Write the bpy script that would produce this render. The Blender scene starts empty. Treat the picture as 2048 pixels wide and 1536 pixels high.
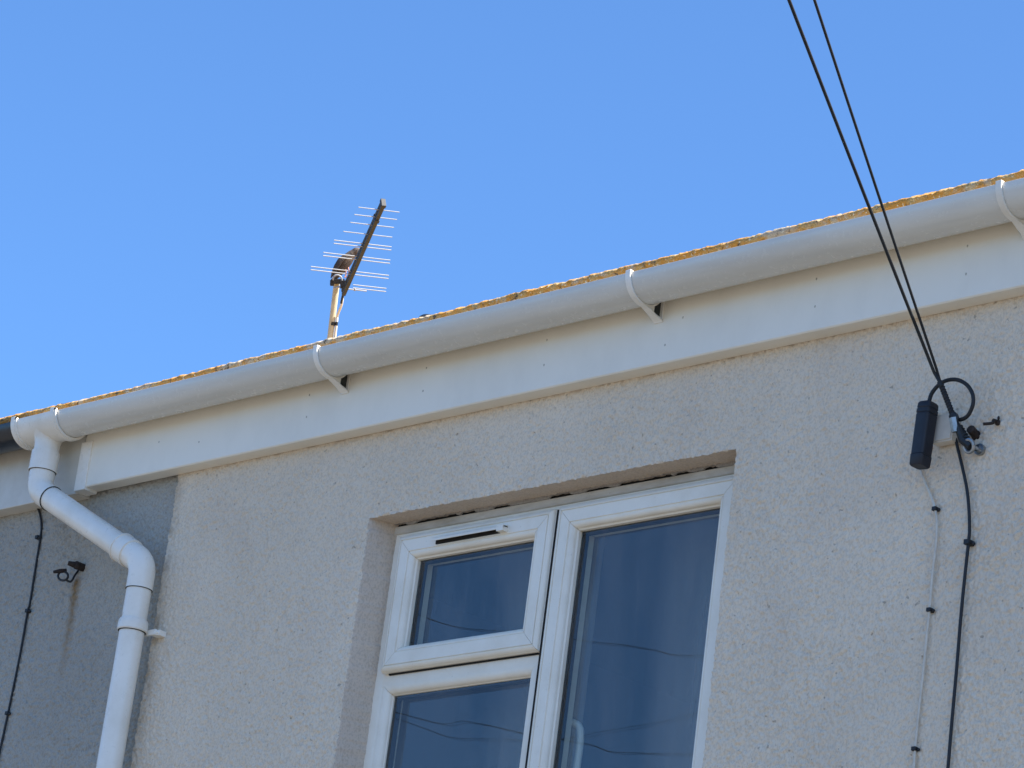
import bpy, bmesh, math, random
import numpy as np
from mathutils import Vector, Matrix
random.seed(7)
SC = bpy.context.scene
COL = SC.collection
R_ = math.radians

# ------------------------------------------------------------------ camera
F_PX, CX, CY = 7000.0, 1024.0, 768.0           # focal length and centre for a 2048 px wide frame
CAM = Vector((0.0, -5.5, 1.75))
YAW, PITCH, ROLL = R_(46.66954), R_(19.92039), R_(7.58055)
fw = Vector((-math.sin(YAW)*math.cos(PITCH), math.cos(YAW)*math.cos(PITCH), math.sin(PITCH)))
r0 = Vector((math.cos(YAW), math.sin(YAW), 0)); u0 = r0.cross(fw)
RT = math.cos(ROLL)*r0 + math.sin(ROLL)*u0
UP = RT.cross(fw)
cam = bpy.data.cameras.new('camera'); co = bpy.data.objects.new('camera', cam); COL.objects.link(co)
m = Matrix.Identity(4)
for i in range(3):
    m[i][0], m[i][1], m[i][2], m[i][3] = RT[i], UP[i], -fw[i], CAM[i]
co.matrix_world = m
cam.sensor_width = 36; cam.lens = F_PX/2048*36; cam.clip_start = .05; cam.clip_end = 2000
SC.camera = co

# ------------------------------------------------------------------ sky, sun, exposure
SUN_EL, SUN_AZ = R_(52), R_(72)                # azimuth clockwise from +Y
w = bpy.data.worlds.new('World'); SC.world = w; w.use_nodes = True
nt = w.node_tree; nt.nodes.clear()
sky = nt.nodes.new('ShaderNodeTexSky'); sky.sky_type = 'NISHITA'; sky.sun_disc = False
sky.sun_elevation = SUN_EL; sky.sun_rotation = SUN_AZ
sky.air_density = 0.85; sky.dust_density = 0.9; sky.ozone_density = 10.0; sky.altitude = 0
bg = nt.nodes.new('ShaderNodeBackground'); bg.inputs[1].default_value = 0.091
wo = nt.nodes.new('ShaderNodeOutputWorld')
tint = nt.nodes.new('ShaderNodeMix'); tint.data_type = 'RGBA'; tint.blend_type = 'MULTIPLY'; tint.inputs[0].default_value = 1
tint.inputs[7].default_value = (.80, .95, 1, 1)      # the camera's cooler white balance on the open sky
nt.links.new(sky.outputs[0], tint.inputs[6]); nt.links.new(tint.outputs[2], bg.inputs[0]); nt.links.new(bg.outputs[0], wo.inputs[0])
sl = bpy.data.lights.new('sun', 'SUN'); so = bpy.data.objects.new('sun', sl); COL.objects.link(so)
sl.energy = 5.0; sl.angle = R_(.5); sl.color = (1.0, .95, .87)
sd = Vector((math.sin(SUN_AZ)*math.cos(SUN_EL), math.cos(SUN_AZ)*math.cos(SUN_EL), math.sin(SUN_EL)))
so.rotation_euler = sd.to_track_quat('Z', 'Y').to_euler(); so.location = sd*30
SC.view_settings.view_transform = 'Standard'; SC.view_settings.look = 'None'
SC.view_settings.gamma = 1; SC.view_settings.exposure = 1.62

# ------------------------------------------------------------------ helpers
def ray(px, py):
    d = RT*((px-CX)/F_PX) - UP*((py-CY)/F_PX) + fw
    return d/d.y
def at(px, py, Y):                              # the point of the plane y = Y that the photograph shows there
    return CAM + ray(px, py)*(Y-CAM.y)
def refl(px, py, Yg, t):                        # the point seen mirrored in a pane at y = Yg, t metres in front of it
    d = ray(px, py); g = at(px, py, Yg)
    return g + Vector((d.x, -1, d.z))*t

class MB:
    def __init__(s): s.v = []; s.f = []; s.mi = []; s.cur = 0
    def add(s, vs, fs):
        n = len(s.v); s.v += [Vector(v) for v in vs]; s.f += [tuple(i+n for i in f) for f in fs]; s.mi += [s.cur]*len(fs)
    def box(s, x0, x1, y0, y1, z0, z1):
        s.add([(x, y, z) for x in (x0, x1) for y in (y0, y1) for z in (z0, z1)],
              [(0,1,3,2),(4,6,7,5),(0,4,5,1),(2,3,7,6),(0,2,6,4),(1,5,7,3)])
    def tube(s, pts, r, n=10, cap=True):
        pts = [Vector(p) for p in pts]; N = len(pts)
        rs = r if isinstance(r, (list, tuple)) else [r]*N
        T = []
        for i in range(N):
            t = (pts[min(i+1, N-1)]-pts[max(i-1, 0)]).normalized(); T.append(t)
        a = T[0].orthogonal().normalized(); vs = []
        for i in range(N):
            a = (a - T[i]*a.dot(T[i])).normalized(); b = T[i].cross(a)
            for k in range(n):
                q = 2*math.pi*k/n
                vs.append(pts[i] + (a*math.cos(q)+b*math.sin(q))*rs[i])
        fs = [(i*n+k, i*n+(k+1) % n, (i+1)*n+(k+1) % n, (i+1)*n+k) for i in range(N-1) for k in range(n)]
        if cap: fs += [tuple(range(n))[::-1], tuple(range((N-1)*n, N*n))]
        s.add(vs, fs)
    def prism(s, poly, p0, ax, ay, az, length):  # closed 2-D polygon (ax, ay) pushed along az
        p0, ax, ay, az = Vector(p0), Vector(ax), Vector(ay), Vector(az); n = len(poly)
        vs = [p0+ax*a+ay*b for a, b in poly] + [p0+ax*a+ay*b+az*length for a, b in poly]
        s.add(vs, [(i, (i+1) % n, n+(i+1) % n, n+i) for i in range(n)] + [tuple(range(n))[::-1], tuple(range(n, 2*n))])
    def ball(s, c, rx, ry=None, rz=None, n=10, mtx=None):
        ry = ry or rx; rz = rz or rx; c = Vector(c); vs = []; fs = []; h = n//2
        for i in range(h+1):
            t = math.pi*i/h
            for k in range(n):
                q = 2*math.pi*k/n
                p = Vector((rx*math.sin(t)*math.cos(q), ry*math.sin(t)*math.sin(q), rz*math.cos(t)))
                vs.append(c + (mtx @ p if mtx else p))
        for i in range(h):
            for k in range(n):
                fs.append((i*n+k, (i+1)*n+k, (i+1)*n+(k+1) % n, i*n+(k+1) % n))
        s.add(vs, fs)
    def build(s, name, mat, parent=None, smooth=35, bevel=0, recalc=True):
        me = bpy.data.meshes.new(name)
        bm = bmesh.new()
        vv = [bm.verts.new(v) for v in s.v]
        for f, k in zip(s.f, s.mi):
            try: bm.faces.new([vv[i] for i in f]).material_index = k
            except ValueError: pass
        if recalc:
            bmesh.ops.remove_doubles(bm, verts=bm.verts, dist=1e-6)
            bmesh.ops.recalc_face_normals(bm, faces=bm.faces)
        bm.to_mesh(me); bm.free()
        o = bpy.data.objects.new(name, me); COL.objects.link(o)
        for q in (mat if isinstance(mat, (list, tuple)) else [mat]): me.materials.append(q)
        if smooth:
            me.shade_smooth(); me.set_sharp_from_angle(angle=R_(smooth))
        if bevel:
            b = o.modifiers.new('bevel', 'BEVEL'); b.width = bevel; b.segments = 2; b.limit_method = 'ANGLE'
            b.harden_normals = False
        if parent: put(o, parent)
        return o
def put(o, parent):
    o.parent = parent
    o.matrix_parent_inverse = parent.matrix_basis.inverted() if parent.parent is None else \
        (parent.parent.matrix_basis @ parent.matrix_parent_inverse @ parent.matrix_basis).inverted()
def tag(o, label, cat=None, group=None, kind=None):
    if label: o['label'] = label
    if cat: o['category'] = cat
    if group: o['group'] = group
    if kind: o['kind'] = kind
    return o
def empty(name, loc, label, cat, group=None):
    o = bpy.data.objects.new(name, None); COL.objects.link(o); o.location = loc
    o.empty_display_size = .1
    return tag(o, label, cat, group)
def smooth_path(pts, n=8):                      # Catmull-Rom
    pts = [Vector(p) for p in pts]; out = []
    for i in range(len(pts)-1):
        p0 = pts[max(i-1, 0)]; p1 = pts[i]; p2 = pts[i+1]; p3 = pts[min(i+2, len(pts)-1)]
        for k in range(n):
            t = k/n
            out.append(.5*((2*p1)+(p2-p0)*t+(2*p0-5*p1+4*p2-p3)*t*t+(3*p1-p0-3*p2+p3)*t**3))
    return out+[pts[-1]]

# ------------------------------------------------------------------ materials
class N:
    def __init__(s, name):
        s.m = bpy.data.materials.new(name); s.m.use_nodes = True; s.t = s.m.node_tree
        s.p = s.t.nodes['Principled BSDF']; s.o = s.t.nodes['Material Output']
        s.tc = s.t.nodes.new('ShaderNodeTexCoord').outputs['Object']
    def n(s, typ, **kw):
        x = s.t.nodes.new(typ)
        for k, v in kw.items(): setattr(x, k, v)
        return x
    def l(s, a, b): s.t.links.new(a, b)
    def noise(s, scale, detail=3, rough=.55, vec=None, dist=0):
        x = s.n('ShaderNodeTexNoise'); x.inputs['Scale'].default_value = scale
        x.inputs['Detail'].default_value = detail; x.inputs['Roughness'].default_value = rough
        x.inputs['Distortion'].default_value = dist
        s.l(vec or s.tc, x.inputs['Vector']); return x.outputs['Fac']
    def voro(s, scale, feat='F1', vec=None):
        x = s.n('ShaderNodeTexVoronoi', feature=feat); x.inputs['Scale'].default_value = scale
        s.l(vec or s.tc, x.inputs['Vector']); return x.outputs['Distance']
    def scaled(s, sx, sy, sz):
        x = s.n('ShaderNodeMapping'); x.inputs['Scale'].default_value = (sx, sy, sz); s.l(s.tc, x.inputs['Vector'])
        return x.outputs[0]
    def ramp(s, fac, stops):
        x = s.n('ShaderNodeValToRGB'); e = x.color_ramp.elements
        while len(e) < len(stops): e.new(.5)
        for i, (p, c) in enumerate(stops):
            e[i].position = p; e[i].color = (c, c, c, 1) if not hasattr(c, '__len__') else (*c, 1)
        s.l(fac, x.inputs[0]); return x.outputs[0]
    def mix(s, fac, a, b):
        x = s.n('ShaderNodeMix', data_type='RGBA')
        for sock, v in ((x.inputs[0], fac), (x.inputs[6], a), (x.inputs[7], b)):
            if hasattr(v, 'is_linked'): s.l(v, sock)
            elif hasattr(v, '__len__'): sock.default_value = (*v, 1)
            else: sock.default_value = v
        return x.outputs[2]
    def math(s, op, a, b=0, clamp=False):
        x = s.n('ShaderNodeMath', operation=op, use_clamp=clamp)
        for i, v in enumerate((a, b)):
            if hasattr(v, 'is_linked'): s.l(v, x.inputs[i])
            else: x.inputs[i].default_value = v
        return x.outputs[0]
    def xyz(s):
        x = s.n('ShaderNodeSeparateXYZ'); s.l(s.tc, x.inputs[0]); return x.outputs
    def col(s, c):
        if hasattr(c, 'is_linked'): s.l(c, s.p.inputs['Base Color'])
        else: s.p.inputs['Base Color'].default_value = (*c, 1)
        return s
    def rough(s, v):
        if hasattr(v, 'is_linked'): s.l(v, s.p.inputs['Roughness'])
        else: s.p.inputs['Roughness'].default_value = v
        return s
    def metal(s, v): s.p.inputs['Metallic'].default_value = v; return s
    def bump(s, h, dist, strength=1.0):
        x = s.n('ShaderNodeBump'); x.inputs['Strength'].default_value = strength; x.inputs['Distance'].default_value = dist
        s.l(h, x.inputs['Height']); s.l(x.outputs[0], s.p.inputs['Normal']); return s

def pvc(name, base, dirt, amount=.5, rough=.38, stretch=(3, 3, 3), wave=.25):
    a = N(name)
    big = a.noise(2.5, 5, .65, a.scaled(*stretch)); fine = a.noise(70, 3, .6)
    f = a.math('MULTIPLY', a.ramp(big, [(.42, 0), (.75, 1)]), amount)
    c = a.mix(f, base, dirt)
    spots = a.ramp(a.noise(160, 2, .5), [(.70, 0), (.78, 1)])
    c = a.mix(a.math('MULTIPLY', spots, .35*amount), c, (.12, .10, .07))
    a.col(c); a.rough(a.math('ADD', a.math('MULTIPLY', fine, .2), rough-.1))
    if wave: a.bump(a.noise(9, 2), .002, wave)
    return a.m
PVC = pvc('white_upvc', (.86, .80, .68), (.62, .57, .47), .26, .38, (3, 3, 1.6))
PVC_FRAME = pvc('window_upvc', (.86, .80, .68), (.68, .60, .46), .55)
PVC_HEAD = pvc('dirty_window_head', (.58, .53, .45), (.30, .25, .18), .9, .5, (2, 6, 8))
PVC_GUT = pvc('gutter_upvc', (.70, .68, .62), (.52, .49, .43), .5, .25, (.8, 4, 6), .03)
PVC_PIPE = pvc('downpipe_upvc', (.88, .83, .74), (.64, .58, .47), .5, .3)

def plain(name, c, rough=.5, metal=0, var=.3, sc=60):
    a = N(name); c2 = tuple(v*(1-var) for v in c)
    a.col(a.mix(a.ramp(a.noise(sc, 4, .6), [(.35, 0), (.7, 1)]), c, c2)).rough(rough).metal(metal)
    a.bump(a.noise(sc*3, 2), .0006, .4)
    return a.m
BLACK = plain('black_rubber', (.012, .014, .017), .6)
BOXBLK = plain('black_plastic', (.010, .012, .020), .55, 0, .3, 30)
BLKGUT = plain('black_gutter', (.018, .022, .028), .3)
GALV = plain('galvanised_steel', (.42, .43, .43), .42, 1, .35, 90)
DKMETAL = plain('dull_metal', (.035, .038, .04), .5, .4, .4, 80)
RUST = plain('rusty_iron', (.035, .022, .017), .85, 0, .6, 120)
ALU = plain('aluminium', (.30, .32, .35), .5, .1, .15, 50)
BOOM = plain('boom_metal', (.022, .026, .026), .6, 0, .35, 40)
MASTM = plain('mast_cream', (.50, .45, .31), .5, 0, .18, 25)
WHITECAB = plain('white_cable', (.66, .60, .50), .5, 0, .2, 60)
PLATE = plain('white_block', (.74, .68, .58), .5, 0, .15, 20)
SPACER = plain('spacer_bar', (.018, .02, .024), .4, .3, .1, 20)
GRIME_SHADE = plain('grime_and_shade', (.045, .05, .045), .9, 0, .7, 70)
DARK = plain('dark_gap', (.012, .011, .010), .9)
NAIL = plain('nail_head', (.50, .46, .38), .6)
BRASS = plain('brass_clip', (.30, .20, .10), .5, .4, .4, 100)

def render_wall(name, base, lo, hi, specks, grain=.0032, extra=None):
    a = N(name)
    n1 = a.noise(95, 4, .6); n2 = a.noise(38, 3, .5); v1 = a.voro(110)
    h = a.math('ADD', a.math('MULTIPLY', n1, .7), a.math('ADD', a.math('MULTIPLY', n2, .5), a.math('MULTIPLY', v1, .25)))
    c = a.mix(a.ramp(a.noise(1.3, 5, .6), [(.3, 0), (.7, 1)]), lo, hi)
    c = a.mix(a.math('MULTIPLY', a.ramp(a.noise(230, 2, .5, a.scaled(1, 1, .7)), [(.38, 1), (.52, 0)]), .34), c, tuple(v*.55 for v in base))
    sp = a.ramp(a.noise(75, 2, .45), [(.26, 1), (.31, 0)])
    c = a.mix(a.math('MULTIPLY', sp, specks), c, tuple(v*.3 for v in base))
    if extra: c = extra(a, c)
    a.col(c).rough(.92); a.p.inputs['Specular IOR Level'].default_value = .2
    a.bump(h, grain, 1.0)
    return a.m
def wall_stains(a, c):
    x, y, z = a.xyz()
    # brown run-off under the pipe clip and along the join of the two paints
    edge = a.math('SUBTRACT', 1, a.math('MULTIPLY', a.math('ADD', x, 7.075), 22), True)
    edge = a.math('MULTIPLY', edge, a.ramp(a.noise(14, 4, .7), [(.42, 0), (.66, 1)]))
    c = a.mix(a.math('MULTIPLY', edge, .85), c, (.32, .23, .14))
    streak = a.ramp(a.noise(2.6, 6, .62, a.scaled(1.4, 1.4, .8), .6), [(.50, 0), (.78, 1)])
    return a.mix(a.math('MULTIPLY', streak, .30), c, (.50, .40, .32))
WALL = render_wall('pale_render', (.765,.655,.515), (.69,.585,.455), (.79,.675,.53), .6, .0030, wall_stains)
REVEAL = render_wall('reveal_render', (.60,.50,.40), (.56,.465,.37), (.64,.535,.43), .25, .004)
HK = at(153, 1148, 0)
def rust_run(a, c):
    x, y, z = a.xyz()
    wob = a.math('MULTIPLY', a.math('SUBTRACT', a.noise(11, 3), .5), .03)
    dx = a.math('ABSOLUTE', a.math('ADD', a.math('SUBTRACT', x, HK.x-.006), wob))
    side = a.math('SUBTRACT', 1, a.math('DIVIDE', dx, .024), True)
    dz = a.math('SUBTRACT', HK.z, z)
    fall = a.math('MULTIPLY', a.math('SUBTRACT', 1, a.math('DIVIDE', dz, .33), True), a.math('MULTIPLY', dz, 60, True))
    f = a.math('MULTIPLY', a.math('MULTIPLY', side, fall), a.math('ADD', .35, a.noise(60, 3)))
    return a.mix(a.math('MULTIPLY', f, 1.15, True), c, (.22, .13, .045))
WALLN = render_wall('dark_render', (.40,.382,.338), (.365,.346,.305), (.44,.42,.37), .4, .004, rust_run)

def lichen():
    a = N('lichen_tile')
    big = a.noise(9, 5, .65, dist=.4); fine = a.noise(75, 4, .7); mid = a.noise(28, 4, .6)
    c = a.mix(a.ramp(mid, [(.46, 0), (.64, 1)]), (.45, .215, .038), (.42, .29, .12))
    c = a.mix(a.math('MULTIPLY', a.ramp(big, [(.52, 0), (.60, 1)]), .85), c, (.42, .37, .29))
    c = a.mix(a.ramp(a.noise(140, 3, .6), [(.60, 0), (.68, 1)]), c, (.60, .55, .43))
    c = a.mix(a.ramp(a.noise(50, 4, .7, dist=.5), [(.33, 1), (.43, 0)]), c, (.05, .04, .03))
    a.col(c).rough(.95); a.bump(a.math('ADD', fine, mid), .004, 1.0)
    return a.m
LICHEN = lichen()

def glass():
    a = N('window_glass'); t = a.t
    g = a.n('ShaderNodeNewGeometry'); d = a.n('ShaderNodeVectorMath', operation='DOT_PRODUCT')
    a.l(g.outputs['Incoming'], d.inputs[0]); a.l(g.outputs['Normal'], d.inputs[1])
    cs = a.math('ABSOLUTE', d.outputs['Value'])
    f = a.math('POWER', a.math('SUBTRACT', 1, cs, True), 5)
    f = a.math('ADD', .075, a.math('MULTIPLY', f, .92), True)   # both faces of one sheet of glass (Schlick)
    tr = a.n('ShaderNodeBsdfTransparent'); tr.inputs[0].default_value = (.90, .94, .93, 1)
    gl = a.n('ShaderNodeBsdfGlossy'); gl.inputs['Roughness'].default_value = .004
    bp = a.n('ShaderNodeBump'); bp.inputs['Distance'].default_value = .0006; bp.inputs['Strength'].default_value = .22
    a.l(a.noise(3.2, 2), bp.inputs['Height']); a.l(bp.outputs[0], gl.inputs['Normal'])
    mx = a.n('ShaderNodeMixShader'); a.l(f, mx.inputs[0]); a.l(tr.outputs[0], mx.inputs[1]); a.l(gl.outputs[0], mx.inputs[2])
    df = a.n('ShaderNodeBsdfDiffuse'); df.inputs[0].default_value = (.55, .52, .50, 1)   # dusty film and dried smears
    film = a.math('ADD', a.math('MULTIPLY', a.ramp(a.noise(2.2, 4, .6, a.scaled(2.4, 1, .7), .5), [(.38, 0), (.72, 1)]), .085), a.math('MULTIPLY', a.ramp(a.noise(16, 4, .6, a.scaled(2, 1, .35)), [(.5, 0), (.8, 1)]), .04))
    m3 = a.n('ShaderNodeMixShader'); a.l(film, m3.inputs[0]); a.l(mx.outputs[0], m3.inputs[1]); a.l(df.outputs[0], m3.inputs[2])
    a.l(m3.outputs[0], a.o.inputs[0]); t.nodes.remove(a.p)
    return a.m
GLASS = glass()
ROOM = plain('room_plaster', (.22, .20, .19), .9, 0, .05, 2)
def net():
    a = N('net_curtain'); tr = a.n('ShaderNodeBsdfTransparent'); df = a.n('ShaderNodeBsdfTranslucent'); d2 = a.n('ShaderNodeBsdfDiffuse')
    for q in (df, d2): q.inputs[0].default_value = (.82, .74, .66, 1)
    m1 = a.n('ShaderNodeMixShader'); m1.inputs[0].default_value = .35; a.l(d2.outputs[0], m1.inputs[1]); a.l(df.outputs[0], m1.inputs[2])
    m2 = a.n('ShaderNodeMixShader'); gx = a.n('ShaderNodeSeparateXYZ'); a.l(a.tc.node.outputs['Generated'], gx.inputs[0])
    a.l(a.math('MULTIPLY', a.math('MULTIPLY', a.ramp(gx.outputs[0], [(0, .0), (.55, 1)]), a.ramp(a.noise(14, 3, .6, a.scaled(2, 2, .25)), [(.3, .6), (.75, 1.0)])), .50), m2.inputs[0])
    a.l(tr.outputs[0], m2.inputs[1]); a.l(m1.outputs[0], m2.inputs[2]); a.l(m2.outputs[0], a.o.inputs[0]); a.t.nodes.remove(a.p); return a.m
CURT = net()
def ground_mat():
    a = N('asphalt'); c = a.mix(a.noise(.4, 5), (.082,.075,.065), (.115,.105,.09))
    a.col(a.mix(a.math('MULTIPLY', a.noise(90, 3), .5), c, (.08, .07, .06))).rough(.9); return a.m

# ------------------------------------------------------------------ ground
g = MB(); g.add([(-400, -400, 0), (400, -400, 0), (400, 400, 0), (-400, 400, 0)], [(0, 1, 2, 3)])
tag(g.build('ground', ground_mat(), smooth=0), None, kind='structure')

# ------------------------------------------------------------------ shared house shapes
Z_SOF, Z_LIP = 4.6007, 4.789
Y_FAS = -.044
X_JOIN = -7.071                                  # where the two paints meet
GY, GR = -.104, .0562                            # gutter axis and outer radius

def arc(cy, cz, r, a0, a1, n):
    return [(cy+r*math.cos(R_(a0+(a1-a0)*i/n)), cz+r*math.sin(R_(a0+(a1-a0)*i/n))) for i in range(n+1)]
def gutter_prof(r, t):                           # half round seen along x, open on top, small rolled front lip
    out = arc(GY, Z_LIP, r, 180, 360, 28); inn = arc(GY, Z_LIP, r-t, 360, 180, 28)
    return out+inn
def ext_x(mb, poly, x0, x1): mb.prism(poly, (x0, 0, 0), (0, 1, 0), (0, 0, 1), (1, 0, 0), x1-x0)

def roof_mesh(x0, x1):
    """rough eaves edge of the tiles with its lichen, then the plain slope to the ridge and down the back"""
    mb = MB(); step = .006; n = int((x1-x0)/step)
    rnd = random.Random(int(-x0*100))
    # layered 1-D noise for the edge
    def series(scale, amp):
        k = int((x1-x0)/scale)+3; v = [rnd.uniform(-amp, amp) for _ in range(k)]
        def f(x):
            t = (x-x0)/scale; i = int(t); u = t-i; u = u*u*(3-2*u)
            return v[i]*(1-u)+v[i+1]*u
        return f
    s1, s2, s3 = series(.30, .0022), series(.06, .0013), series(.011, .0018)
    prof = [(-.085, -.022), (-.108, -.021), (-.115, -.014), (-.117, -.007), (-.113, -.001), (-.104, .003), (-.09, .009), (-.06, .024)]
    rows = []
    for i in range(n+1):
        x = x0+(x1-x0)*i/n
        base = 4.8335 + .0045*max(0, min(1, (x+6.6)/2.2)) + s1(x)
        row = []
        for j, (y, z) in enumerate(prof):
            a = .35 if j < 2 else 1.0
            row.append(Vector((x, y+a*(s2(x+j*.13 if x+j*.13 < x1 else x)+rnd.uniform(-.0012, .0012)),
                               base+z+a*(s3(x)+s2(x)*.6+rnd.uniform(-.0014, .0014)))))
        row.append(Vector((x, 4.2, 4.85+.525*4.25))); row.append(Vector((x, 8.6, 4.75)))
        rows.append(row)
    k = len(rows[0]); vs = [v for r in rows for v in r]
    fs = [(i*k+j, (i+1)*k+j, (i+1)*k+j+1, i*k+j+1) for i in range(n) for j in range(k-1)]
    mb.add(vs, fs); return mb

# ------------------------------------------------------------------ the pale house
house = empty('rendered_house', (-4, 0, 0), 'pale grey roughcast house with a white window, white fascia and long white gutter', 'house')
XR, YB = -.4, 8.5
WX0, WX1, WZ0, WZ1 = -6.282, -5.070, 2.96, 4.371   # window opening at the wall face
def vnoise(X, Z, cell, seed):                     # smooth value noise on arrays
    rg = np.random.RandomState(seed); T = rg.rand(1024, 1024)
    u, v = X/cell, Z/cell; i, j = np.floor(u).astype(int), np.floor(v).astype(int); a, b = u-i, v-j
    a, b = a*a*(3-2*a), b*b*(3-2*b); g = lambda p, q: T[p % 1024, q % 1024]
    return (g(i, j)*(1-a)+g(i+1, j)*a)*(1-b)+(g(i, j+1)*(1-a)+g(i+1, j+1)*a)*b
def stipple(X, Z, seed):
    """raised roughcast: 0..1, rounded lumps of six or seven millimetres, patchy"""
    w1 = X+.006*vnoise(X, Z, .017, seed+5); w2 = Z+.006*vnoise(X, Z, .015, seed+6)
    n = .60*vnoise(w1, w2*.8, .0060, seed)+.40*vnoise(w1+.3, w2*.8, .0043, seed+1)+.04*vnoise(w1, w2, .03, seed+2)
    patch = .75+.5*vnoise(X, Z, .16, seed+3)
    return (n-.52)*patch
def span(a, b, step):
    n = max(1, round((b-a)/step)); return list(a+(b-a)*np.arange(n)/n)
def rough_sheet(xs, zs, y0, amp, seed, hole=None):
    """grid of the wall face with real relief; returns verts, faces and the vertex index table"""
    X, Z = np.meshgrid(np.array(xs), np.array(zs)); h = stipple(X, Z, seed)
    Y = y0-amp*h+.004*(vnoise(X, Z, .45, seed+9)-.5)
    nz, nx = X.shape
    jx = (vnoise(X, Z, .009, seed+11)-.5)*.0034; jz = (vnoise(X, Z, .009, seed+12)-.5)*.0034
    inner = np.zeros_like(X); inner[1:-1, 1:-1] = 1
    V = np.stack([X+jx*inner, Y, Z+jz*inner], -1).reshape(-1, 3)
    F = []
    for j in range(nz-1):
        for i in range(nx-1):
            if hole and hole[0] <= i < hole[1] and hole[2] <= j < hole[3]: continue
            k = j*nx+i; F.append((k, k+1, k+nx+1, k+nx))
    return [tuple(v) for v in V], F, nx, nz
def wall_object(name, V, F, MI, mats, parent):
    me = bpy.data.meshes.new(name); me.from_pydata(V, [], F)
    for q in mats: me.materials.append(q)
    me.polygons.foreach_set('material_index', MI); me.update()
    bm = bmesh.new(); bm.from_mesh(me)
    lone = [v for v in bm.verts if not v.link_faces]
    bmesh.ops.delete(bm, geom=lone, context='VERTS'); bmesh.ops.recalc_face_normals(bm, faces=bm.faces); bm.to_mesh(me); bm.free()
    me.shade_smooth(); me.set_sharp_from_angle(angle=R_(70))
    ob = bpy.data.objects.new(name, me); COL.objects.link(ob); put(ob, parent); return ob
STEP = .0024
def build_wall():
    x_l = span(X_JOIN, WX0, STEP); x_m = span(WX0, WX1, STEP); x_r = span(WX1, -4.05, STEP)
    zb, zt = 3.42, 4.625
    z_l = span(zb, WZ1, STEP); z_t = span(WZ1, zt, STEP)
    xs = x_l+x_m+x_r+[-4.05]; zs = z_l+z_t+[zt]
    i0, i1, j1 = len(x_l), len(x_l)+len(x_m), len(z_l)
    V, F, nx, nz = rough_sheet(xs, zs, 0.0012, .0085, 21, (i0, i1, 0, j1))
    MI = [0]*len(F)
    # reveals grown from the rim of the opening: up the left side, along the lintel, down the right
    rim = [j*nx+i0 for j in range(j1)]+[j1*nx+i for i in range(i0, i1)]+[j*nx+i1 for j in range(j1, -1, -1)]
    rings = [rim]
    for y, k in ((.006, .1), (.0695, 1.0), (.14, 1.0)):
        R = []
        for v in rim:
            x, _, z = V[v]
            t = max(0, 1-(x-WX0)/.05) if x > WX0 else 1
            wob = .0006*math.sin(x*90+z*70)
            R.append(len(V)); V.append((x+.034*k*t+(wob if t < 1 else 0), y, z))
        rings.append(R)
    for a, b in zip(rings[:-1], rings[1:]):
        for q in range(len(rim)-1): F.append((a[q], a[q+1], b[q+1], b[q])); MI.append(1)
    # return of the render at the paint join
    col = [j*nx for j in range(nz)]; bk = []
    for v in col: x, y, z = V[v]; bk.append(len(V)); V.append((x+.003, .018, z))
    for q in range(len(col)-1): F.append((col[q], col[q+1], bk[q+1], bk[q])); MI.append(0)
    def quad(*p):
        n = len(V); V.extend(p); F.append(tuple(range(n, n+len(p)))); MI.append(0)
    y = 0.0
    quad((X_JOIN, y, 0), (XR, y, 0), (XR, y, WZ0), (X_JOIN, y, WZ0))                       # below, right of and above the detailed face
    quad((X_JOIN, y, WZ0), (WX0, y, WZ0), (WX0, y, zb), (X_JOIN, y, zb)); quad((WX1, y, WZ0), (-4.05, y, WZ0), (-4.05, y, zb), (WX1, y, zb))
    quad((-4.05, y, WZ0), (XR, y, WZ0), (XR, y, 4.70), (-4.05, y, 4.70)); quad((X_JOIN, .012, zt-.01), (-4.05, .012, zt-.01), (-4.05, .012, 4.70), (X_JOIN, .012, 4.70))
    quad((WX0, 0, WZ0), (WX1, 0, WZ0), (WX1, .14, WZ0), (WX0, .14, WZ0))
    quad((WX0, 0, WZ0), (WX0+.034, .14, WZ0), (WX0+.034, .14, zb), (WX0, 0, zb)); quad((WX1, 0, WZ0), (WX1, .14, WZ0), (WX1, .14, zb), (WX1, 0, zb))
    quad((XR, 0, 0), (XR, YB, 0), (XR, YB, 4.7), (XR, 0, 4.7)); quad((XR, 0, 4.7), (XR, YB, 4.7), (XR, 4.2, 6.95))
    quad((X_JOIN, YB, 0), (XR, YB, 0), (XR, YB, 4.7), (X_JOIN, YB, 4.7))
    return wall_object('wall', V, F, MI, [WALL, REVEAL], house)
build_wall()
roof = roof_mesh(-7.50, XR+.1).build('roof', LICHEN, house, smooth=60)
# dark vent hood that just peeps over the eaves line
vc = at(856, 641, 2.6)
mb = MB(); mb.ball(vc, .038, .038, .022, 16); mb.tube([vc, vc-Vector((0, 0, .35))], .028, 12)
mb.build('roof_vent', BLKGUT, house)

# fascia
mb = MB()
mb.prism([(Y_FAS, Z_SOF+.003), (Y_FAS+.003, Z_SOF), (-.001, Z_SOF), (-.001, 4.822), (Y_FAS, 4.822)], (-7.447, 0, 0), (0, 1, 0), (0, 0, 1), (1, 0, 0), XR+7.447)
fas = mb.build('fascia', PVC, house, smooth=0)
for px, py in ((1935,492),(1932,548),(1633,558),(1630,613),(1366,635),(1330,690),(1094,680),(1088,730),(853,736),(846,782),(619,790),(613,834),(398,884),(318,884)):
    p = at(px, py, Y_FAS)
    mb = MB(); mb.ball((p.x, Y_FAS, p.z), .0023, .0012, .0034, 8)
    mb.build('nail', NAIL, fas)
mb = MB()
mb.box(-7.458, -7.412, -.0485, -.002, Z_SOF-.0075, 4.735)
mb.build('fascia_joint', PVC_PIPE, house, smooth=0, bevel=.0015)

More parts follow.
